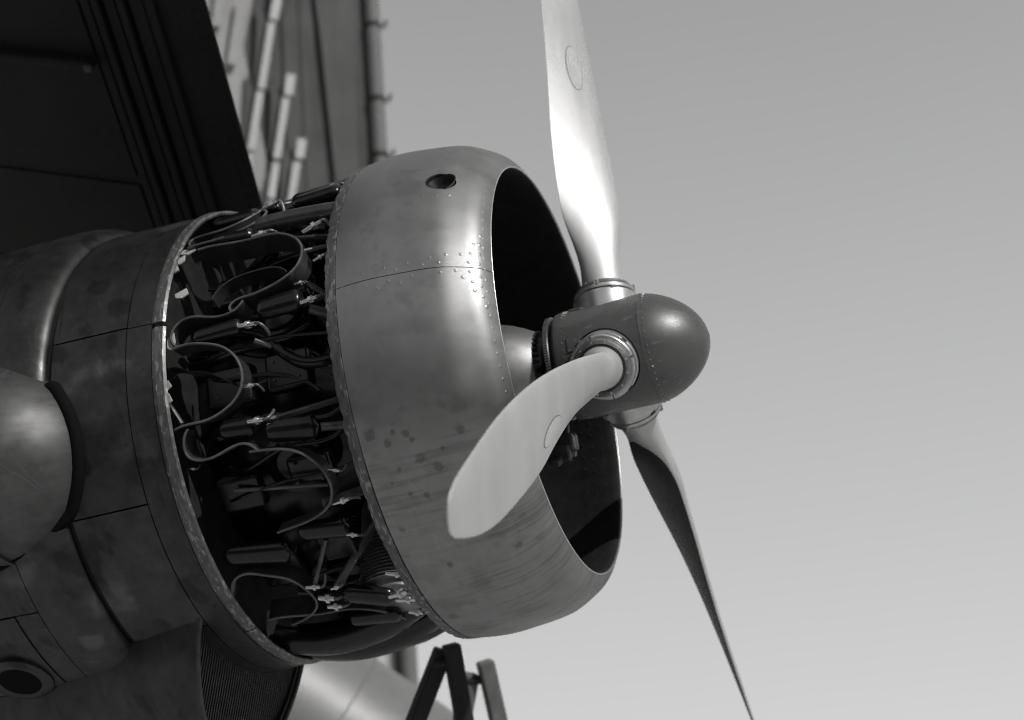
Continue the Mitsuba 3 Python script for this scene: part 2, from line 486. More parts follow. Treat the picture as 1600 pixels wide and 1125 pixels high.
for z in (9.62, 8.76, 8.13, 7.3, 6.4, 5.5, 4.6, 3.7):
    o = BQ + BT * 0.045 + BN * 0.05 + np.array([0, 0, z])
    R = trimesh.creation.annulus(0.079, 0.088, 0.05, sections=24)
    R.apply_translation(o)
    hk = tube([o + BT * 0.08, o + BT * 0.12 + np.array([0, 0, .01]), o + BT * 0.14 + np.array([0, 0, .08])], 0.016, 8, 8)
    add('building__pipe_clamp', cat([R, hk]), 'timber_dark', 30)

# pale hull of another aircraft, low behind the nacelle
ha, hb = np.array([-2.9, 8.95, 3.35]), np.array([0.35, 9.75, 0.88])
hd = (hb - ha) / np.linalg.norm(hb - ha)
x = np.linspace(0, 1, 40)
hr = 0.62 * np.sqrt(np.clip(1 - np.abs(x - 0.45) ** 3.2 / 0.55 ** 3.2, 1e-4, 1))
add('parked_aircraft__fuselage', sweep(ha + (hb - ha) * x[:, None], np.array([circ(q, 48) for q in hr])), 'hull_paint', True)
label('parked_aircraft', 'pale smooth round fuselage standing low behind the dark engine nacelle', 'airplane')
_, HN, HB = frames(ha + (hb - ha) * x[:, None])
for ang in (200, 232):
    t = math.radians(ang)
    P = (ha + (hb - ha) * x[:, None] + (hr * 1.0)[:, None] * (math.cos(t) * HN + math.sin(t) * HB))[4:36]
    add('parked_aircraft__seam_strip', sweep(P, circ(0.006, 6)), 'hull_seam', True)
for i in (14, 18, 22, 26):
    t = np.radians(np.linspace(0, 360, 61))
    P = (ha + (hb - ha) * x[i]) + hr[i] * (np.cos(t)[:, None] * HN[i] + np.sin(t)[:, None] * HB[i])
    add('parked_aircraft__seam_strip', sweep(P, circ(0.005, 6)), 'hull_seam', True)


# trestles under the engine
def beam(a, b, w, d, roll=0.0):
    a, b = np.asarray(a, float), np.asarray(b, float)
    L = np.linalg.norm(b - a)
    m = rbox((w, d, L), 0.008)
    z = (b - a) / L
    x0 = np.array([math.cos(roll), math.sin(roll), 0])
    x0 -= (x0 @ z) * z
    x0 /= np.linalg.norm(x0)
    R = np.stack([x0, np.cross(z, x0), z], 1)
    m.apply_transform(np.block([[R, ((a + b) / 2)[:, None]], [np.zeros((1, 3)), np.ones((1, 1))]]))
    return m


def foot(a, b):
    a, b = np.asarray(a, float), np.asarray(b, float)
    return b + (a - b) * (b[2] / (b[2] - a[2])) if False else a + (b - a) * (a[2] / (a[2] - b[2]))


for key, mat, A, B, w, lab in (('trestle', 'timber_dark', [(-.322, 5.059, 2.209), (-.436, 5.131, 1.988)], [(-.292, 5.02, 2.222), (-.268, 5.10, 1.974)], .058,
                                'timber trestle, shade painted black, nearest under the cowling, its two posts meeting at the top'),
                               ('trestle', 'timber_grey', [(-.262, 5.70, 2.19), (-.315, 5.74, 2.0)], [(-.202, 5.66, 2.226), (-.170, 5.74, 2.009)], .062,
                                'timber trestle painted lit grey, standing behind the black one, to its right')):
    k = key if key + '__post' not in scene else key + '_001'
    for a, b in (A, B):
        add(k + '__post', beam(foot(a, b), a, w, w * 1.1, 0.3), mat, 30)
    m = (np.array(A[0]) + np.array(B[0])) / 2 - np.array([0, 0, .05])
    add(k + '__bolt', tube([m - [.05, 0, 0], m + [.05, 0, 0]], .016, 4, 10), 'timber_dark', 30)
    f1, f2 = (foot(*A) + np.array(A[0])) / 2, (foot(*B) + np.array(B[0])) / 2
    add(k + '__crossbar', beam(f1 + [0, 0.07, -.3], f2 + [0, 0.07, -.3], .05, .05), mat, 30)
    label(k, lab, 'trestle', 'trestles under the engine')

# ---------------------------------------------------------------- the aircraft
label('airplane', 'metal airplane with round cowling, bare radial engine, pale three bladed propeller and dark wing', 'airplane')

# --- cowling
SK = np.array([-.4145, -.3, -.2, -.12, -.06, -.022, -.004, .001])
RK = np.array([.700, .7127, .7036, .6898, .6614, .634, .608, .598])
ck = PCH(SK, RK)
so = np.r_[np.linspace(-.384, -.06, 30), np.linspace(-.05, -.004, 9), .001]
outer = np.stack([so, ck(so)], 1)
inner = np.array([(-.002, .5925), (-.012, .590), (-.03, .592), (-.07, .602), (-.13, .625), (-.25, .668), (-.405, .684)])
lin_out = [(s, r - .0042) for s, r in zip(so[:-1], ck(so[:-1]))]
liner = np.vstack([[(-.4145, .6955)], [(-.384, float(ck(-.384)) - .0042)], lin_out[1:], [(-.0035, .5945)], inner[1:], [(-.4145, .688)]])


def hole(s0, th0, r, ra, rb, n=48):
    t = math.radians(th0)
    q = m3.Manifold.cylinder(rb - ra, r, r, n).translate([0, 0, ra]).rotate([math.degrees(-t), 0, 0]).translate([s0, 0, 0])
    return q


HS, HT, HR = -.114, -55.0, .039
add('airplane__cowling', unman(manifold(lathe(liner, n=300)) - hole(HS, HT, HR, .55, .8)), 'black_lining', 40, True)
skin = np.vstack([outer, [(-.0032, .5955)], [(s, r - .0036) for s, r in zip(so[:-1][::-1], ck(so[:-1][::-1]))]])
seams = [-81.3, 38.7, 158.7]
for i in range(3):
    g = lathe(skin, seams[i] + .09, seams[(i + 1) % 3] - .09 + (360 if i == 2 else 0), n=150)
    if i == 0:
        g = unman(manifold(g) - hole(HS, HT, HR, .55, .8))
    k = add('airplane__cowling__panel', g, 'cowl_metal', 40, True)
sv = lathe([(-.4145, .7035), (-.411, .7055), (-.392, .7075), (-.3865, .7075), (-.3855, .7035), (-.3865, .6985), (-.4145, .6965)], n=420)
v = sv.vertices.copy()
tt = np.arctan2(v[:, 1], v[:, 2])
rag = meshkit.fbm(np.stack([tt * 60, tt * 0, tt * 0], 1), 3, 2) - .5
v[:, 0] += np.where(v[:, 0] < -.40, rag * .009, 0)
sv.vertices = v
add('airplane__cowling__trailing_strip', sv, 'worn_metal', 40, True)
label('airplane__cowling__trailing_strip', 'chipped bright edge strip')
rim = lathe([(-.0005, .5985), (.0022, .5975), (.003, .5955), (.0012, .5935), (-.0035, .593), (-.005, .596)], n=360)
add('airplane__cowling__lip_ring', rim, 'collar_steel', True, True)
pt = lathe([(-.001, HR + .001), (.004, HR - .002), (.024, HR - .012), (.026, .016), (.06, .015), (.06, .013), (.022, .013), (.021, HR - .010), (.0, HR + .003)][::-1], n=64)
M1 = np.eye(4)
t = math.radians(HT)
rd = np.array([0, math.sin(t), math.cos(t)])
M1[:3, 0], M1[:3, 1], M1[:3, 2] = -rd, np.cross([1, 0, 0], -rd) * 1, np.array([1, 0, 0])
M1[:3, 1] = np.cross(M1[:3, 2], M1[:3, 0])
M1[:3, 3] = np.array([HS, 0, 0]) + rd * (float(ck(HS)) - .006)
pt.apply_transform(M1)
add('airplane__cowling__port_tube', pt, 'nacelle_metal', 40, True)
cb = [(-.016, -71.8), (-.031, -74.8), (-.019, -74.6), (-.02, -77.4), (-.038, -77.6), (-.059, -78), (-.022, -80.1), (-.043, -80), (-.042, -82.3), (-.073, -82.2), (-.021, -83.4),
      (-.038, -84.9), (-.059, -83.8), (-.021, -85.8), (-.036, -87.1), (-.02, -88.4), (-.016, -90.9), (-.093, -78.2), (-.132, -78.7), (-.111, -80.1), (-.152, -80.2), (-.109, -82.5),
      (-.19, -79.2), (-.22, -80.3), (-.25, -79.3), (-.18, -82.4), (-.21, -83.6), (-.24, -82.6), (-.27, -83.8), (-.30, -82.7), (-.31, -79.5), (-.34, -80.3), (-.36, -82.8),
      (-.149, -48.4), (-.116, -48.4), (-.085, -47.9), (-.154, -60.4), (-.118, -60.6), (-.088, -60.2)]
riv, rin = [], []


def nrm_cowl(s, th):
    e = 1e-3
    d = (float(ck(s + e)) - float(ck(s - e))) / (2 * e)
    q = math.radians(th)
    return np.array([-d, math.sin(q), math.cos(q)])


for s, th in cb:
    riv.append(rivet(cyl(s, th, float(ck(s)) - .0004), nrm_cowl(s, th), .0060, .0012))
for th in np.arange(-180, 180, 3.0):
    riv.append(rivet(cyl(-.011, th, float(ck(-.011)) - .0004), nrm_cowl(-.011, th), .0045, .0010))
    for s, o in ((-.365, 0), (-.335, 1.5)):
        riv.append(rivet(cyl(s, th + o, float(ck(s)) - .0004), nrm_cowl(s, th), .005, .0008))
for th in np.arange(-180, 180, 4.0):
    for s, o in ((-.05, 0), (-.085, 2), (-.12, 0)):
        p = cyl(s, th + o, np.interp(s, inner[::-1, 0], inner[::-1, 1]) + .0003)
        rin.append(rivet(p, -np.array([0, p[1], p[2]]), .0055, .002))
k = add('airplane__cowling__inner_rivets', cat(rin), 'black_lining', 30, True)
label(k, kind='stuff')
k = add('airplane__cowling__rivets', cat(riv), 'cowl_metal', 30, True)
label(k, kind='stuff')

# --- engine between cowling and nacelle
core = lathe([(-.95, .0), (-.95, .40), (-.80, .43), (-.62, .36), (-.5, .30), (-.32, .28), (-.26, .2), (-.26, 0)], n=72)
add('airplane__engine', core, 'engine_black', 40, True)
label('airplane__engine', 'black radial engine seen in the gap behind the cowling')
case = lathe([(-.28, .0), (-.28, .20), (-.22, .182), (-.16, .168), (-.12, .155), (-.085, .139), (-.055, .122), (-.05, .116), (-.05, 0)], n=72)
add('airplane__engine__nose_case', case, 'case_metal', 40, True)
add('airplane__engine__shaft_housing', lathe([(-.05, 0), (-.05, .114), (-.03, .106), (-.008, .098), (-.008, 0)], n=60), 'engine_black', 40, True)
for th in np.arange(0, 360, 10.0):
    if -190 < th - 360 < 0:
        add('airplane__engine__nut', nut(cyl(-.047, th, .116), [1, 0, 0], .006, .010), 'engine_grey', False, True)


def cylinder_mesh(s0, th, r0, r1, rad):
    """finned barrel and head along the radius"""
    prof, y = [(r0 - .02, 0.0), (r0 - .02, rad * .8)], r0
    while y < r1 - .012:
        prof += [(y, rad * .8), (y + .0015, rad), (y + .0035, rad), (y + .005, rad * .8)]
        y += .011
    prof += [(r1, rad * .8), (r1 + .015, rad * .5), (r1 + .015, 0)]
    m = lathe(prof, n=30)
    t = math.radians(th)
    R = np.eye(4)
    rd = np.array([0, math.sin(t), math.cos(t)])
    R[:3, 0], R[:3, 2] = rd, np.array([1.0, 0, 0])
    R[:3, 1] = np.cross(R[:3, 2], R[:3, 0])
    R[:3, 3] = [s0, 0, 0]
    m.apply_transform(R)
    return m


for k in range(7):
    add('airplane__engine__cylinder', cylinder_mesh(-.40, -41 - 51.43 * k, .26, .55, .085), 'engine_black', 30, True)
    add('airplane__engine__cylinder', cylinder_mesh(-.66, -66.7 - 51.43 * k, .30, .50, .085), 'engine_black', 30, True)
add('airplane__engine__cylinder', cylinder_mesh(-.50, -162, .36, .635, .11), 'case_metal', 30, True)
LA = [(-0.705, -77.7), (-0.707, -75.8), (-0.692, -74.9), (-0.652, -74.5), (-0.602, -73.7), (-0.554, -72.1), (-0.521, -69.7), (-0.508, -65.7), (-0.521, -61.5), (-0.558, -57.6), (-0.624, -54.6), (-0.676, -54.4), (-0.73, -54.0), (-0.787, -53.0), (-0.852, -52.7)]
LA2 = [(-0.794, -69.0), (-0.77, -65.0), (-0.731, -63.1), (-0.681, -62.5), (-0.618, -63.0), (-0.572, -66.3)]
LU = [(-0.884, -50.5), (-0.890, -46.5), (-0.811, -45.5), (-0.751, -42.8), (-0.718, -37.7), (-0.72, -33)]
LL = [(-0.855, -83.6), (-0.881, -81.3), (-0.877, -78.7), (-0.843, -76.5), (-0.802, -76.8), (-0.74, -78.2), (-0.705, -77.9), (-0.671, -75.5)]
LB = [(-0.873, -83.9), (-0.822, -83.7), (-0.772, -84.7), (-0.732, -86.2), (-0.699, -88.7), (-0.68, -91.9), (-0.678, -94.7), (-0.686, -96.9), (-0.709, -99.2), (-0.747, -101.0), (-0.798, -102.1), (-0.853, -102.1), (-0.889, -102.6)]
LB2 = [(-0.94, -87.5), (-0.909, -85.9), (-0.863, -87.8), (-0.813, -89.2), (-0.77, -91.5), (-0.737, -93.5)]
LC = [(-0.85, -103.1), (-0.872, -106.6), (-0.866, -109.0), (-0.826, -110.5), (-0.791, -110.3), (-0.748, -109.3), (-0.703, -109.0), (-0.674, -111.2)]
LC1 = [(-0.695, -111.0), (-0.624, -111.7), (-0.58, -112.8), (-0.544, -114.8), (-0.517, -118.0), (-0.506, -121.4), (-0.512, -124.5), (-0.523, -126.0), (-0.563, -128.2), (-0.631, -129.6), (-0.691, -130.3)]
LD = [(-0.899, -145.7), (-0.875, -140.8), (-0.836, -139.1), (-0.775, -140.7), (-0.723, -143.0), (-0.693, -147.4), (-0.69, -152.3), (-0.716, -155.4), (-0.801, -158.8)]
bands = [(LA, .665, .06), (LA2, .62, .04), (LU, .67, .06), (LL, .665, .06), (LB, .67, .05), (LB2, .61, .04), (LC, .67, .05), (LC1, .67, .05), (LD, .67, .05)]
turn = lambda L, a: [(s, th + a) for s, th in L]
for a in (51.43, 102.86, 154.29, 205.71):
    bands += [(turn(LA, a), .665, .06), (turn(LB, a), .67, .05), (turn(LL, a), .665, .06)]
bands += [(turn(LA, 257.1), .665, .06)]
for L, r, h in bands:
    g, e = band(L, r, h, .003, 56, .0036 if h >= .05 else .0018)
    add('airplane__engine__baffle_band', g, 'band_metal', 40, True)
    add('airplane__engine__baffle_rim', e, 'lit_rim_and_rod_grey' if h >= .05 else 'engine_grey', 40, True)  # thick rims wear the lighter grey as a painted lit edge
pods = [((-0.824, -48.9), (-0.687, -51.0), .66, .022), ((-0.643, -77.9), (-0.505, -77.5), .64, .034), ((-0.818, -82.1), (-0.672, -81.8), .66, .024),
        ((-0.781, -104.8), (-0.675, -105.8), .64, .030), ((-0.655, -107.4), (-0.506, -108.9), .64, .034), ((-0.882, -134.8), (-0.691, -137.3), .64, .034),
        ((-0.626, -152.4), (-0.490, -158.6), .65, .034), ((-0.654, -162.9), (-0.505, -165.0), .66, .030), ((-0.653, -132.5), (-0.510, -133.8), .64, .030),
        ((-0.90, -32.0), (-0.734, -33), .655, .032), ((-0.610, -38.2), (-0.455, -36.2), .665, .032), ((-.66, -27), (-.45, -25), .66, .04), ((-.9, -22), (-.72, -21), .655, .035)]
for a in (51.43, 102.86, 154.29, 205.71):
    pods += [((-0.824, -48.9 + a), (-0.687, -51.0 + a), .66, .022), ((-0.643, -77.9 + a), (-0.505, -77.5 + a), .64, .034), ((-0.818, -82.1 + a), (-0.672, -81.8 + a), .66, .024)]
for A, B, r, w in pods:
    add('airplane__engine__rocker_cover', pod(cyl(*A, r), cyl(*B, r), w), 'engine_black', 45, True)
# a loose lower duct closes the gap at the bottom, as the dark ragged edge of the photo shows
for th0, w, r in ((-172, .05, .645), (176, .055, .645), (164, .05, .645), (-10, .05, .64), (8, .05, .64), (24, .05, .64)):
    add('airplane__engine__duct', tube([cyl(-.93, th0, r - .02), cyl(-.75, th0 - 2, r + .01), cyl(-.58, th0 + 1, r), cyl(-.43, th0 + 4, r - .04)], (w * .8, w, w, w * .7), 26, 14), 'engine_black', 45, True)
add('airplane__engine__duct', tube([cyl(-0.671, -48.6, .665), cyl(-.56, -50.5, .672), cyl(-0.40, -52.8, .668)], .024, 24, 16), 'engine_grey', 45, True)
rods = [((-0.665, -84.1, .61), (-0.40, -97.8, .46), .009), ((-0.653, -104.9, .62), (-0.41, -101.2, .46), .009), ((-0.509, -109.3, .62), (-0.40, -110.9, .58), .012),
        ((-0.614, -149.1, .66), (-0.45, -140, .42), .012), ((-0.669, -147.0, .66), (-0.616, -139.4, .59), .007), ((-0.505, -79.0, .61), (-0.40, -81, .52), .013),
        ((-0.528, -62.2, .64), (-0.42, -56, .59), .006), ((-0.55, -126.5, .65), (-0.44, -128.7, .55), .013), ((-.52, -70, .60), (-.42, -76, .50), .008),
        ((-.60, -86, .57), (-.43, -104, .45), .004), ((-.80, -120, .60), (-.56, -125, .56), .006), ((-.72, -94, .55), (-.5, -88, .5), .004)]
for a, b, r in rods:
    P = [cyl(*a), cyl(*b)]
    add('airplane__engine__push_rod', tube(P, r, 8, 10), 'lit_rim_and_rod_grey', 45, True)


def fitting(s, th, r, size, seed):
    """a union nut, an elbow and a clip"""
    g = np.random.default_rng(seed)
    size = size * 1.25
    c = cyl(s, th, r)
    rd = radial(c[None])[0]
    ax = np.array([1.0, 0, 0])
    tg = np.cross(ax, rd)
    L = size * (1.6 + 1.2 * g.random())
    dirn = ax + tg * (g.random() - .5) * .7 + rd * .15
    dirn /= np.linalg.norm(dirn)
    body = cat([tube([c - dirn * L * .7, c, c + dirn * L * .6], (size * .36, size * .44, size * .36), 12, 16), nut(c + dirn * L * .1, dirn, size * .66, size * .55)])
    e = -1 if g.random() > .5 else 1
    elbow = tube([c + dirn * L * .5, c + dirn * L * .8, c + dirn * L * 1.0 - rd * size * .5 + tg * e * size * .3, c + dirn * L * 1.1 - rd * size * 2.0 + tg * e * size * 1.2], size * .26, 18, 10)
    return body, elbow


fits = [(-0.657, -53.1, .665, .013), (-0.655, -82.6, .672, .014), (-0.485, -79.0, .65, .012), (-0.492, -56.4, .665, .015), (-0.691, -34, .675, .016), (-0.50, -33, .675, .014), (-0.468, -66.1, .64, .008),
        (-0.519, -72.8, .64, .008), (-0.662, -104.6, .66, .014), (-0.665, -96.6, .66, .010), (-0.493, -119.5, .65, .008), (-0.496, -126.5, .66, .011), (-0.668, -146.7, .672, .011),
        (-0.652, -151.1, .672, .017), (-0.644, -154.3, .675, .014), (-0.442, -148.4, .665, .012), (-0.462, -154.6, .672, .016), (-0.450, -157.0, .675, .015), 
        (-0.456, -163.4, .675, .012), (-0.509, -135.7, .65, .009), (-0.613, -148.2, .672, .009), (-.87, -112, .655, .006)]
for i, (s, th, r, z) in enumerate(fits):
    fb, fe = fitting(s, th, r, z, 40 + i)
    add('airplane__engine__pipe_fitting', fb, 'fitting_steel', 40, True)
    add('airplane__engine__pipe_elbow', fe, 'lit_rim_and_rod_grey', 40, True)


def plate(pts, r, h=.004):
    P = np.array([cyl(s, th, r) for s, th in pts])
    R = radial(P)
    n = len(P)
    V = np.vstack([P, P - R * h])
    F = [(0, i, i + 1) for i in range(1, n - 1)] + [(n, n + i + 1, n + i) for i in range(1, n - 1)]
    for i in range(n):
        j = (i + 1) % n
        F += [(i, n + i, n + j), (i, n + j, j)]
    m = trimesh.Trimesh(V, F, process=False)
    if m.volume < 0:
        m.invert()
    return m


for c, w, hh in (((-0.93, -58.5), .035, 2.2), ((-0.866, -68.4), .022, 1.6), ((-0.937, -71), .012, 2.0), ((-.905, -55), .016, 1.8), ((-.893, -51.0), .026, 2.2), ((-0.91, -92.3), .024, 1.5), ((-0.912, -95.4), .024, 1.4), ((-.885, -81.7), .014, 2.4), ((-.56, -169), .045, 2.2)):
    g = np.random.default_rng(int(abs(c[1]) * 10))
    q = [(c[0] - w * (.7 + .4 * g.random()), c[1] + hh * .3), (c[0] - w * .5 * g.random(), c[1] + hh * .6), (c[0] + w * .6, c[1] + hh * (.8 + .4 * g.random())), (c[0] + w, c[1] - hh * .3 * g.random()), (c[0] + w * .2, c[1] - hh * .8), (c[0] - w * .7, c[1] - hh * .5)]
    add('airplane__engine__bracket', plate(q, .662), 'white_paint_and_sun', False, True)  # white colour paints sun onto tabs that lie in the shade
add('airplane__engine__bracket', tube([cyl(-.905, -96.2, .65), cyl(-.884, -99.2, .655), cyl(-.87, -101.5, .66)], .006, 10, 8), 'fitting_steel', 30, True)

# leads, hoses and brackets that crowd the gap
g = np.random.default_rng(11)
for i in range(20):
    th0 = -20 - 155 * g.random()
    s0, s1 = -.90 + .12 * g.random(), -.44 - .10 * g.random()
    dth = (g.random() - .5) * 26
    q = np.linspace(0, 1, 5)
    rr0 = .50 + .10 * g.random()
    rr = rr0 + .05 * np.sin(q * np.pi) * g.random() + (g.random(5) - .5) * .025
    P = [cyl(s0 + (s1 - s0) * q[k], th0 + dth * q[k] ** (1 + g.random()) + (g.random() - .5) * 4, rr[k]) for k in range(5)]
    add('airplane__engine__ignition_lead' if i % 3 else 'airplane__engine__hose', tube(P, .0045 + .003 * g.random() if i % 3 else .011 + .006 * g.random(), 30, 8), 'engine_grey' if i % 8 == 1 else 'engine_black', 45, True)
for i, (s0, th0) in enumerate([(-.60, -66), (-.78, -60), (-.77, -93), (-.60, -92), (-.60, -120), (-.80, -122), (-.60, -142), (-.80, -150), (-.62, -45)]):
    b = rbox((.09 + .05 * g.random(), .07 + .05 * g.random(), .05), .012)
    t = math.radians(th0)
    rd = np.array([0, math.sin(t), math.cos(t)])
    M = np.eye(4)
    M[:3, 0], M[:3, 2] = [1, 0, 0], rd
    M[:3, 1] = np.cross(rd, [1.0, 0, 0])
    M[:3, 3] = cyl(s0, th0, .53 + .03 * g.random())
    b.apply_transform(M)
    add('airplane__engine__accessory_box', b, 'engine_black', 40, True)
    for k in range(4):
        add('airplane__engine__nut', nut(cyl(s0 + (.035 if k % 2 else -.035), th0 + (2.6 if k < 2 else -2.6), .565), rd, .006, .008), 'engine_grey', False, True)
for (y, z, sx_, dx) in ((.075, -.20, -.05, .05), (.11, -.19, -.05, .035), (.05, -.235, -.06, .03)):
    b = rbox((.07, dx, .05), .008)
    b.apply_translation([sx_, y, z])
    add('airplane__engine__governor', b, 'engine_grey', 40, True)
add('airplane__engine__governor', tube([(-.05, .13, -.13), (-.05, .08, -.21), (-.07, .02, -.27)], .014, 12, 12), 'engine_grey', 40, True)
add('airplane__engine__nut', nut(np.array([-.03, .09, -.23]), [0, -1, -.3], .012, .02), 'case_metal', False, True)

# --- nacelle
nose_fire = lathe([(-.955, 0), (-.955, .675), (-.965, .68), (-1.0, .684), (-1.22, .694), (-1.26, .694), (-2.6, .70), (-2.6, 0)], n=160)
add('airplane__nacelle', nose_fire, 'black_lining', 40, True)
label('airplane__nacelle', 'stained sheet metal nacelle behind the engine')


def nring(s0, s1, r0, r1, th0, th1, t=.004, n=None):
    ss = np.linspace(s0, s1, 8)
    rr = np.interp(ss, [s0, s1], [r0, r1])
    prof = [(s, r) for s, r in zip(ss, rr)] + [(s, r - t) for s, r in zip(ss[::-1], rr[::-1])]
    return lathe(prof, th0, th1, n or max(12, int(abs(th1 - th0) / 1.5)))


# front ring in two lengths, the upper one standing proud; then a narrow band, then broad panels
for th0, th1, d in ((-77.3, 70, .004), (70, 205, .0), (205, 282, .0)):
    prof = [(-.925, .688 + d), (-.914, .693 + d), (-.892, .690 + d), (-.886, .684 + d), (-.889, .678 + d), (-.93, .676 + d)]
    k = add('airplane__nacelle__front_ring', lathe(prof, th0, th1 - .4, int((th1 - th0) / 1.2)), 'worn_metal', 30, True)
for th0, th1 in ((-77, 43), (43, 163), (163, 283)):
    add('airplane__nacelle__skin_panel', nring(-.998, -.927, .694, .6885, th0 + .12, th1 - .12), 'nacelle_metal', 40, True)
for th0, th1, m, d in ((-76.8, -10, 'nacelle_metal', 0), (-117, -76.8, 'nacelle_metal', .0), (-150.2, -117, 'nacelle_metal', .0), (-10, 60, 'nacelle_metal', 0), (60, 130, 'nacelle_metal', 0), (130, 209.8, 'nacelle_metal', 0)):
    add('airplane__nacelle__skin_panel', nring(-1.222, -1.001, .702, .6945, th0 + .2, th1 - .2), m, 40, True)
# rear section starts with a flared flange
for th0, th1, m in ((-98, -14, 'nacelle_metal'), (-156, -98, 'nacelle_metal'), (-14, 80, 'nacelle_metal'), (80, 210, 'nacelle_metal')):
    pr = [(-1.238, .701), (-1.240, .7075), (-1.246, .7155), (-1.256, .7235), (-1.270, .7305), (-1.288, .7365), (-1.31, .7410), (-1.345, .7440), (-1.395, .7455)]
    pr = pr + [(s, r - .004) for s, r in pr[::-1]]
    add('airplane__nacelle__flange', lathe(pr, th0 + .15, th1 - .15, int((th1 - th0) / 1.2)), m, 40, True)
for th0, th1, s0, s1, m in ((-77.5, -29, -1.3975, -2.6, 'nacelle_metal'), (-29, 60, -1.3975, -2.6, 'nacelle_metal'), (-118, -77.5, -1.3975, -2.6, 'nacelle_metal'),
                            (-134, -118, -1.3975, -1.52, 'nacelle_metal'), (-134, -118, -1.522, -2.6, 'nacelle_metal'), (-156, -134, -1.3975, -1.47, 'nacelle_metal'), (-156, -134, -1.472, -2.6, 'nacelle_metal'), (60, 204, -1.3975, -2.6, 'nacelle_metal')):
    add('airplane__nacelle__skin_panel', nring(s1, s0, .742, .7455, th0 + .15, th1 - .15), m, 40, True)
riv = []
for th in np.arange(-160, 60, 2.2):
    for s in (-.99, -1.013, -.94):
        riv.append(rivet(cyl(s, th, np.interp(s, [-1.22, -.927], [.702, .6885]) - .0003), cyl(0, th, 1), .0035, .0011))
    riv.append(rivet(cyl(-1.41, th, .7452), cyl(0, th, 1), .0035, .0011))
k = add('airplane__nacelle__rivets', cat(riv), 'nacelle_metal', 30, True)
label(k, kind='stuff')

# rounded fairing that pokes out of the side, edged by a black tube painted as the shadow of its gap
DY, DZ, DR = -.605, -.117, .285


def dome_body(r, nose, y, z, tail=-2.4, k=60):
    q = np.linspace(0, 1, 26)
    prof = [(tail, 0.0), (tail, r)] + [(nose - .34 + .34 * math.sin(a), r * math.cos(a)) for a in np.linspace(0, math.pi / 2, 26)[:-1]] + [(nose, 0.0)]
    m = lathe(prof, n=k)
    m.apply_translation([0, y, z])
    return m


add('airplane__nacelle__side_fairing', dome_body(DR, -1.142, DY, DZ, -1.40), 'fairing_metal', 60, True)
add('airplane__nacelle__side_fairing', lathe([(-2.4, 0), (-2.4, DR - .005), (-1.403, DR - .005), (-1.403, 0)], n=60).apply_translation([0, DY, DZ]), 'fairing_metal', 60, True)
label('airplane__nacelle__side_fairing', 'rounded bulging side fairing')
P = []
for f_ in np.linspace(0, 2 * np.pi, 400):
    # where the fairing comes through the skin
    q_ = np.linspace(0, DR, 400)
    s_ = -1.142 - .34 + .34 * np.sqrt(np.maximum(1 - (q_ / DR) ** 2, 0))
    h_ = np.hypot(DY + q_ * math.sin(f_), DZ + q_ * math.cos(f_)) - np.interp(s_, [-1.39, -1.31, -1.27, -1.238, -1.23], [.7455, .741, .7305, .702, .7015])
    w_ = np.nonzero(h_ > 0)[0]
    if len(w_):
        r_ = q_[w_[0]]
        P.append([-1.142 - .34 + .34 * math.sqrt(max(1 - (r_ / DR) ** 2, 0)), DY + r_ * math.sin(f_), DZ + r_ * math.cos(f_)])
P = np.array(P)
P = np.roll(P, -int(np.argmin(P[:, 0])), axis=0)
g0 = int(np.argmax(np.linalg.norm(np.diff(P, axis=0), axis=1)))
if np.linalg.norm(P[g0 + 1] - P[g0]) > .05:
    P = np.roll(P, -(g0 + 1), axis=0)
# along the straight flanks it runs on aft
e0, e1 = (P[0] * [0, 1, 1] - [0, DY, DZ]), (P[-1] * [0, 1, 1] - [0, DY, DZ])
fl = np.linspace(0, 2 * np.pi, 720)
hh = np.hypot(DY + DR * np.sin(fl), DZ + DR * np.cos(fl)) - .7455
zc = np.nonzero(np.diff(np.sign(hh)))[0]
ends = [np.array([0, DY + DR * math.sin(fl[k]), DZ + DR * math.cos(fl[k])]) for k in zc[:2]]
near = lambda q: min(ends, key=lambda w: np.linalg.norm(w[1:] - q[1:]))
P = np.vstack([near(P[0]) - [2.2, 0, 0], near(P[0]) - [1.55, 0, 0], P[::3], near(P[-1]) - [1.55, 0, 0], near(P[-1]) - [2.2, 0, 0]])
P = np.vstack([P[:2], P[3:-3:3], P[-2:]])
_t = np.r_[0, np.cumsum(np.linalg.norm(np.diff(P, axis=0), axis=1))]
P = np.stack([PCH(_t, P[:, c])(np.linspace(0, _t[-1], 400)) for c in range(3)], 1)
add('airplane__nacelle__gap_shade_tube', sweep(P, circ(.019, 12)), 'shade_black', 60, True)  # black tube stands in for the shadowed gap round the fairing

# belly fairing with the scoop opening at its front
pr = []
n = 64
sx = np.array([-1.0, -1.03, -1.1, -1.3, -1.7, -2.2, -2.6])


def belly(grow, s_front, close=True):
    V = []
    ss = np.array([s_front, s_front - .06, s_front - .2, -1.5, -2.0, -2.6])
    t = np.radians(np.linspace(0, 360, n, endpoint=False))
    for s in ss:
        g = np.interp(s, [-1.7, -1.0], [.80, 1.0])
        V.append(np.stack([np.full(n, s), -.045 + (.325 + grow) * g * np.sin(t), -.56 + (.40 + grow) * g * np.cos(t)], 1))
    # slanted mouth
    V[0][:, 0] += np.interp(V[0][:, 2], [-.98, -.56], [-.10, .0])
    V[1][:, 0] += np.interp(V[1][:, 2], [-.98, -.56], [-.08, .0])
    V = np.array(V)
    F = []
    for i in range(len(ss) - 1):
        for j in range(n):
            F.append((i * n + j, i * n + (j + 1) % n, (i + 1) * n + (j + 1) % n, (i + 1) * n + j))
    return V, F


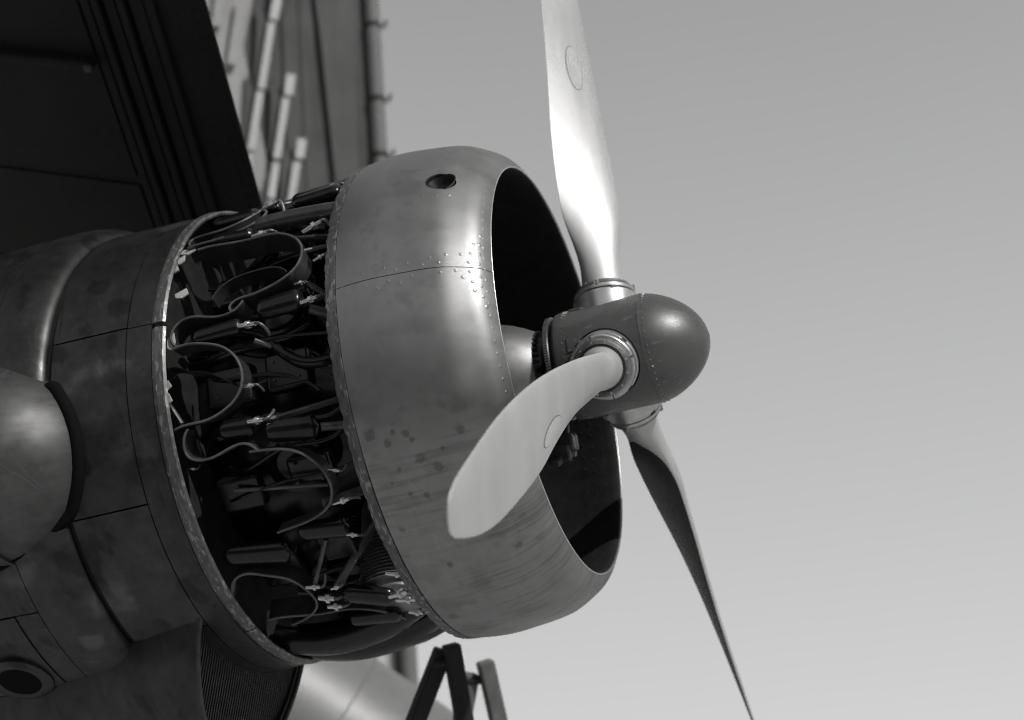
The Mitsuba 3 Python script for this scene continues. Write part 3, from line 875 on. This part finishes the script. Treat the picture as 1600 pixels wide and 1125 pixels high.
Vo, F = belly(0, -1.005)
Vi, _ = belly(-.02, -1.005)
m = TM(Vo.reshape(-1, 3), F)
mi_ = TM(Vi.reshape(-1, 3), F)
mi_.invert()
k = len(Vo.reshape(-1, 3))
rimF = [(j, k + j, k + (j + 1) % n, (j + 1) % n) for j in range(n)]
rim = TM(np.vstack([Vo.reshape(-1, 3), Vi.reshape(-1, 3)]), rimF)
add('airplane__nacelle__belly_fairing', cat([m, mi_, rim]), 'nacelle_metal', 40, True)
lip = np.vstack([Vo[0], Vo[0][:1]])
add('airplane__nacelle__scoop_lip', sweep(lip * [1, 1, 1] + [.002, 0, 0], circ(.009, 10)), 'nacelle_metal', True, True)
fins = []
for y in np.linspace(-.29, .29, 44):
    hh = .385 * math.sqrt(max(1 - (y / .302) ** 2, .02))
    zs = np.linspace(-.56 - hh, -.56 + hh, 12)
    P = np.stack([-1.055 + np.interp(zs, [-.98, -.56], [-.10, .0]) + .012 * np.sin((zs + .9) * 6), np.full(12, y - .045), zs], 1)
    fins.append(sweep(P, np.array([(-.0015, -.03), (.0015, -.03), (.0015, .03), (-.0015, .03)]), np.repeat([[0, 1.0, 0]], 12, 0)))
k = add('airplane__nacelle__cooler_fins', cat(fins), 'engine_grey', False, True)
label(k, kind='stuff')
bk = lathe([(-1.16, 0), (-1.16, .31), (-1.17, .31), (-1.17, 0)], n=48)
bk.apply_translation([0, -.045, -.56])
add('airplane__nacelle__cooler_back', bk, 'black_lining', 40, True)
# round port low on the side
PT, PS = -151.0, -1.58
q = math.radians(PT)
rd = np.array([0, math.sin(q), math.cos(q)])
Mp = np.eye(4)
Mp[:3, 0], Mp[:3, 2] = rd, [1, 0, 0]
Mp[:3, 1] = np.cross(Mp[:3, 2], Mp[:3, 0])
Mp[:3, 3] = np.array([PS, 0, 0]) + rd * .7475
g = lathe([(-.02, .060), (.008, .060), (.012, .066), (.011, .078), (.004, .092), (-.02, .092)], n=60)
g.apply_transform(Mp)
add('airplane__nacelle__round_port', g, 'nacelle_metal', 40, True)
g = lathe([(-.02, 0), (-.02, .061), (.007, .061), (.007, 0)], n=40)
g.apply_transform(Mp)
add('airplane__nacelle__port_shade_disc', g, 'shade_black', 40, True)  # black disc paints the dark inside of the port

# --- propeller
PROP_S = .154
BR = 1.7752
KB = np.array([.075, .25, .5, .75, 1.0])
KT = np.array([.075, .13, .18, .25, .34, .5, .7, 1.0])
# planform: distance of the leading and the trailing edge from the blade's axis along its length
AK = lambda k, v: Akima1DInterpolator(np.array(k), np.array(v))
f_lead = AK([.05, .075, .15, .27, .45, .59, .74, .8464, .8949, .9396, .9705, .9889, .9982, 1.0013], [.061, .061, .0595, .094, .111, .1155, .1070, .0869, .0725, .058, .0470, .034, .0190, .0040])
f_trail = AK([.05, .075, .15, .27, .45, .62, .74, .79, .8309, .867, .9063, .9396, .9712, .9898, .9987, 1.0013], [.061, .061, .0615, .1114, .1290, .1240, .1205, .1170, .1102, .1014, .0882, .0742, .0588, .0431, .0221, -.0020])
f_ch = lambda x: f_lead(x) + f_trail(x)
f_le = lambda x: f_lead(x) / f_ch(x)
f_be = CubicSpline(KB, [1.0201, .7639, .4301, .2932, .262], bc_type='natural')
f_tc = CubicSpline(KT, [1.0, .95, .62, .30, .17, .11, .08, .07], bc_type='natural')


def blade_frame(th):
    q = math.radians(th)
    rr = np.array([0, math.sin(q), math.cos(q)])
    return rr, np.cross([1.0, 0, 0], rr)


def blade_pt(rr, tg, xr, cx, y):
    b = float(f_be(xr))
    c = -math.cos(b) * tg + math.sin(b) * np.array([1.0, 0, 0])
    nn = math.cos(b) * np.array([1.0, 0, 0]) + math.sin(b) * tg
    return np.array([PROP_S, 0, 0]) + xr * BR * rr + np.multiply.outer(cx, c) + np.multiply.outer(y, nn)


def section(xr, ang):
    rdn = np.clip((xr - .12) / .18, 0, 1)
    rdn = rdn * rdn * (3 - 2 * rdn)
    xi = (np.cos(ang) + 1) / 2
    qq = 1 - xi
    yt = 5 * (.2969 * np.sqrt(qq) - .126 * qq - .3516 * qq ** 2 + .2843 * qq ** 3 - .1036 * qq ** 4)
    sn = np.sin(ang)
    y = (1 - rdn) * sn * .5 + rdn * np.where(sn >= 0, yt * 1.55, -yt * .45)
    c = float(f_ch(xr))
    return (xi - (1 - float(f_le(xr)))) * c, y * float(f_tc(xr)) * c


ANG = np.linspace(0, 2 * np.pi, 48, endpoint=False)


def blade_mesh(th):
    rr, tg = blade_frame(th)
    xs = np.r_[np.linspace(.072, .90, 100), np.linspace(.907, .985, 16), 1.0012 - .0162 * (1 - np.linspace(0, 1, 14)[1:]) ** 2]
    V = []
    for x_ in xs:
        cx, y = section(x_, ANG)
        V.append(blade_pt(rr, tg, x_, cx, y))
    V = np.array(V)
    n_, k_, _ = V.shape
    F = [(i * k_ + j, i * k_ + (j + 1) % k_, (i + 1) * k_ + (j + 1) % k_, (i + 1) * k_ + j) for i in range(n_ - 1) for j in range(k_)]
    F = np.array(F)
    F = np.vstack([F[:, [0, 1, 2]], F[:, [0, 2, 3]], [((n_ - 1) * k_, (n_ - 1) * k_ + j, (n_ - 1) * k_ + j + 1) for j in range(1, k_ - 1)]])
    m = trimesh.Trimesh(V.reshape(-1, 3), F, process=False)
    if m.volume < 0:
        m.invert()
    return m


def back_mesh(th):
    """black coating on the flat rear face, from the root outwards"""
    rr, tg = blade_frame(th)
    xs = np.r_[np.linspace(.168, .98, 110), np.linspace(.984, .9995, 10)]
    V = []
    for x_ in xs:
        w = 1 - math.exp(-max(x_ - .168, 0) / .03)
        mid = 1.5 * np.pi
        ang = mid + np.linspace(-1, 1, 24) * (np.pi / 2 - .10) * max(w, .02)
        cx, y = section(x_, ang)
        V.append(blade_pt(rr, tg, x_, cx, y - .0006))
    n_, k_ = len(xs), 24
    F = [(i * k_ + j, i * k_ + j + 1, (i + 1) * k_ + j + 1, (i + 1) * k_ + j) for i in range(n_ - 1) for j in range(k_ - 1)]
    return TM(np.vstack(V), F)


def badge(th, rho0, c0, a, b, lift, n=40):
    """oval laid on the cambered face"""
    rr, tg = blade_frame(th)
    V = []
    rings = np.linspace(0, 1, 6)
    for q in rings:
        for t in np.linspace(0, 2 * np.pi, n, endpoint=False):
            rho, cx = rho0 + q * a * math.cos(t), c0 + q * b * math.sin(t)
            xr = rho / BR
            xi = cx / float(f_ch(xr)) + 1 - float(f_le(xr))
            _, y = section(xr, np.array([math.acos(np.clip(2 * xi - 1, -1, 1))]))
            V.append(blade_pt(rr, tg, xr, cx, float(y[0]) + lift))
    F = [(i * n + j, i * n + (j + 1) % n, (i + 1) * n + (j + 1) % n, (i + 1) * n + j) for i in range(5) for j in range(n)]
    return TM(V, F)


BT_ = (5.10, -114.90, 125.10)
hub = lathe([(.005, 0), (.005, .13), (.26, .13), (.26, 0)], n=60)
add('airplane__propeller', hub, 'collar_dark', 40, True)
label('airplane__propeller', 'three bladed propeller with dark spinner')
sb = lathe([(.012, .02), (.012, .138), (.0145, .148), (.022, .155), (.034, .1565), (.15, .1575), (.2690, .1578), (.2690, .152), (.15, .1515), (.04, .150), (.026, .142), (.026, .02)], n=240)
mb = manifold(sb)
for th in BT_:
    mb = mb - hole(PROP_S, th, .0985, .06, .3, 80)
add('airplane__propeller__spinner_shell', unman(mb), 'spinner_paint', 30, True)
LX = 0.1641
xx = 1 - (1 - np.linspace(0, 1, 44)) ** 1.9
do = [(.2694 + LX * x_, .1570 * max(1 - x_ ** 1.516, 0) ** 0.5085) for x_ in xx]
do[0] = (.2702, .1572)
dome = lathe([(.264, .1578), (.2645, .1590), (.2695, .1592)] + do + [(.2694 + LX - .006, 0.0), (.2694, .150), (.264, .150)], n=200)
dome = unman(manifold(dome) - m3.Manifold.cylinder(.03, .007, .007, 24).rotate([0, 90, 0]).translate([.2694 + LX - .02, 0, 0]))
add('airplane__propeller__spinner_dome', dome, 'spinner_paint', 40, True)
label('airplane__propeller__spinner_dome', 'rounded satin dark spinner nose')
riv = []
for th in np.arange(0, 360, 7.5):
    riv.append(rivet(cyl(.281, th, .1570 * (1 - (.0116 / LX) ** 1.516) ** 0.5085), cyl(0.02, th, 1), .0030, .0019))
for th in np.arange(0, 360, 7.5):
    riv.append(rivet(cyl(.046, th, .1564), cyl(0, th, 1), .0027, .0018))
    riv.append(rivet(cyl(.054, th + 3.7, .1564), cyl(0, th + 3.7, 1), .0027, .0018))
k = add('airplane__propeller__spinner_rivets', cat(riv), 'clamp_grey', 30, True)
label(k, kind='stuff')
# raised panel lines beside each blade opening
for th in BT_:
    for sg in (1, -1):
        a0, a1 = th + sg * 21, th + sg * 37
        lo, hi = min(a0, a1), max(a0, a1)
        add('airplane__propeller__cover_plate', lathe([(.062, .1564), (.10, .1568), (.10, .1612), (.062, .1608)], lo, hi, 14), 'spinner_paint', 30, True)
gear = [(-.012, .09), (-.012, .146), (-.009, .1485), (.001, .1485), (.004, .146), (.004, .135), (.008, .13), (.008, .09)]
add('airplane__propeller__slinger_ring', lathe(gear, n=120), 'engine_grey', 30, True)
teeth = []
for th in np.arange(0, 360, 3.0):
    q = math.radians(th)
    R = np.stack([[1, 0, 0], [0, math.cos(q), -math.sin(q)], [0, math.sin(q), math.cos(q)]], 1)
    teeth.append(boxm(cyl(-.004, th, .149), (.011, .0036, .0045), R))
k = add('airplane__propeller__ring_teeth', cat(teeth), 'collar_steel', False, True)
label(k, kind='stuff')


def along(prof, th, n=72):
    """lathe about the blade axis: profile (rho, radius)"""
    m = lathe(prof, n=n)
    rr, tg = blade_frame(th)
    M = np.eye(4)
    M[:3, 0], M[:3, 1] = rr, tg
    M[:3, 2] = np.cross(rr, tg)
    M[:3, 3] = [PROP_S, 0, 0]
    m.apply_transform(M)
    return m


for i, th in enumerate(BT_):
    add('airplane__propeller__blade', blade_mesh(th), 'blade_paint', True, True)
    add('airplane__propeller__rear_coating', back_mesh(th), 'blade_black', True, True)
    if i < 2:
        c = ((.985, -.008), (.945, -.026))[i]
        add('airplane__propeller__badge_rim', badge(th, c[0], c[1], .083, .036, .0007), 'badge_rim', True, True)
        add('airplane__propeller__badge', badge(th, c[0], c[1], .0805, .0335, .0012), 'badge_paint', True, True)
    add('airplane__propeller__blade_collar', along([(.10, 0), (.10, .0945), (.1755, .0945), (.178, .093), (.178, .0885), (.172, .087), (.172, 0)], th), 'collar_steel', 30, True)
    add('airplane__propeller__blade_seal', along([(.165, .05), (.165, .0835), (.19, .0825), (.205, .0745), (.205, .05)], th), 'collar_dark', 30, True)
    add('airplane__propeller__clamp_ring', along([(.1835, .06), (.1835, .0905), (.1855, .0915), (.1955, .0895), (.1975, .0875), (.1975, .06)], th), 'collar_steel', 30, True)
    add('airplane__propeller__clamp_ring', along([(.203, .055), (.203, .0805), (.2045, .0818), (.213, .0788), (.215, .076), (.211, .066), (.203, .055)], th), 'clamp_grey', 30, True)
    add('airplane__propeller__clamp_ring', along([(.2035, .055), (.2085, .0665), (.2115, .0672), (.2125, .0648), (.2115, .055)], th), 'collar_dark', 30, True)
    rr, tg = blade_frame(th)
    for j, a in enumerate(np.arange(0, 360, 30.0)):
        q = math.radians(a + 8 * i)
        dq = math.cos(q) * tg + math.sin(q) * np.array([1.0, 0, 0])
        o = np.array([PROP_S, 0, 0])
        add('airplane__propeller__collar_bolt', nut(o + rr * .213 + dq * .0735, rr, .0033, .004), 'fitting_steel', 30, True)
        R = np.stack([dq, np.cross(rr, dq), rr], 1)
        if j % 3 == 0:
            add('airplane__propeller__clamp_lug', boxm(o + rr * .1985 + dq * .084, (.012, .013, .016), R), 'collar_steel', False, True)
            add('airplane__propeller__clamp_slot', boxm(o + rr * .1985 + dq * .0850, (.0125, .003, .018), R), 'collar_dark', False, True)
        elif j % 3 == 1:
            add('airplane__propeller__clamp_slot', boxm(o + rr * .190 + dq * .0865, (.006, .020, .004), R), 'collar_dark', False, True)
            add('airplane__propeller__clamp_slot', boxm(o + rr * .177 + dq * .0945, (.004, .016, .007), R), 'collar_dark', False, True)

# --- wing: riveted dark under side, near leading edge; plane coordinates i (down and away), j (towards the nose)
WP = np.array([-.877, 4.833, 3.876])
WD, WE, WN = np.array([.0552, .8463, -.5299]), np.array([.9247, -.2176, -.3124]), np.array([-.3799, -.473, -.795])
WM = np.eye(4)
WM[:3, 0], WM[:3, 1], WM[:3, 2], WM[:3, 3] = WD, WE, WN, WP


def wbox(i0, i1, j0, j1, h0, h1, r=0.0):
    size = (i1 - i0, j1 - j0, h1 - h0)
    m = rbox(size, r) if r else trimesh.creation.box(size)
    m.apply_translation([(i0 + i1) / 2, (j0 + j1) / 2, (h0 + h1) / 2])
    m.apply_transform(WM)
    if m.volume < 0:
        m.invert()
    return m


add('airplane__wing', wbox(-2.4, 1.5, -2.8, -.23, -.30, -.012, .01), 'wing_shade_paint', 30)
label('airplane__wing', 'dark riveted wing underside with its deep shade painted in')
add('airplane__wing__edge_panel', wbox(-2.4, 1.5, -.26, 0.0, -.012, 0.0, .004), 'wing_shade_paint', 30)
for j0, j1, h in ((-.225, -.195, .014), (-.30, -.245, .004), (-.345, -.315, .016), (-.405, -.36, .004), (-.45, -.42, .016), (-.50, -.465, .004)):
    add('airplane__wing__stiffener', wbox(-2.4, 1.5, j0, j1, -.02, h, .004), 'wing_shade_paint', 30)
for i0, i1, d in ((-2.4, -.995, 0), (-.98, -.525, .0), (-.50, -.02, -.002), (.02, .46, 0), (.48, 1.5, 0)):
    add('airplane__wing__skin_panel', wbox(i0, i1, -2.8, -.52, -.02, -.004 + d, .003), 'wing_shade_paint', 30)
add('airplane__wing__strut', wbox(-.53, -.495, -2.2, -.52, 0, .05, .012), 'wing_shade_paint', 30)
add('airplane__wing__strut_end', wbox(-.53, -.50, -.535, -.50, .045, .062, .006), 'nacelle_metal', 30)
riv = []
for i_ in np.arange(-1.2, .6, .05):
    for j_ in (-.03, -.06, -.13, -.165):
        riv.append(rivet(WP + WD * (i_ + (j_ < -.1) * .025) + WE * j_, WN, .009, .004))
k = add('airplane__wing__rivets', cat(riv), 'wing_shade_paint', 30)
label(k, kind='stuff')
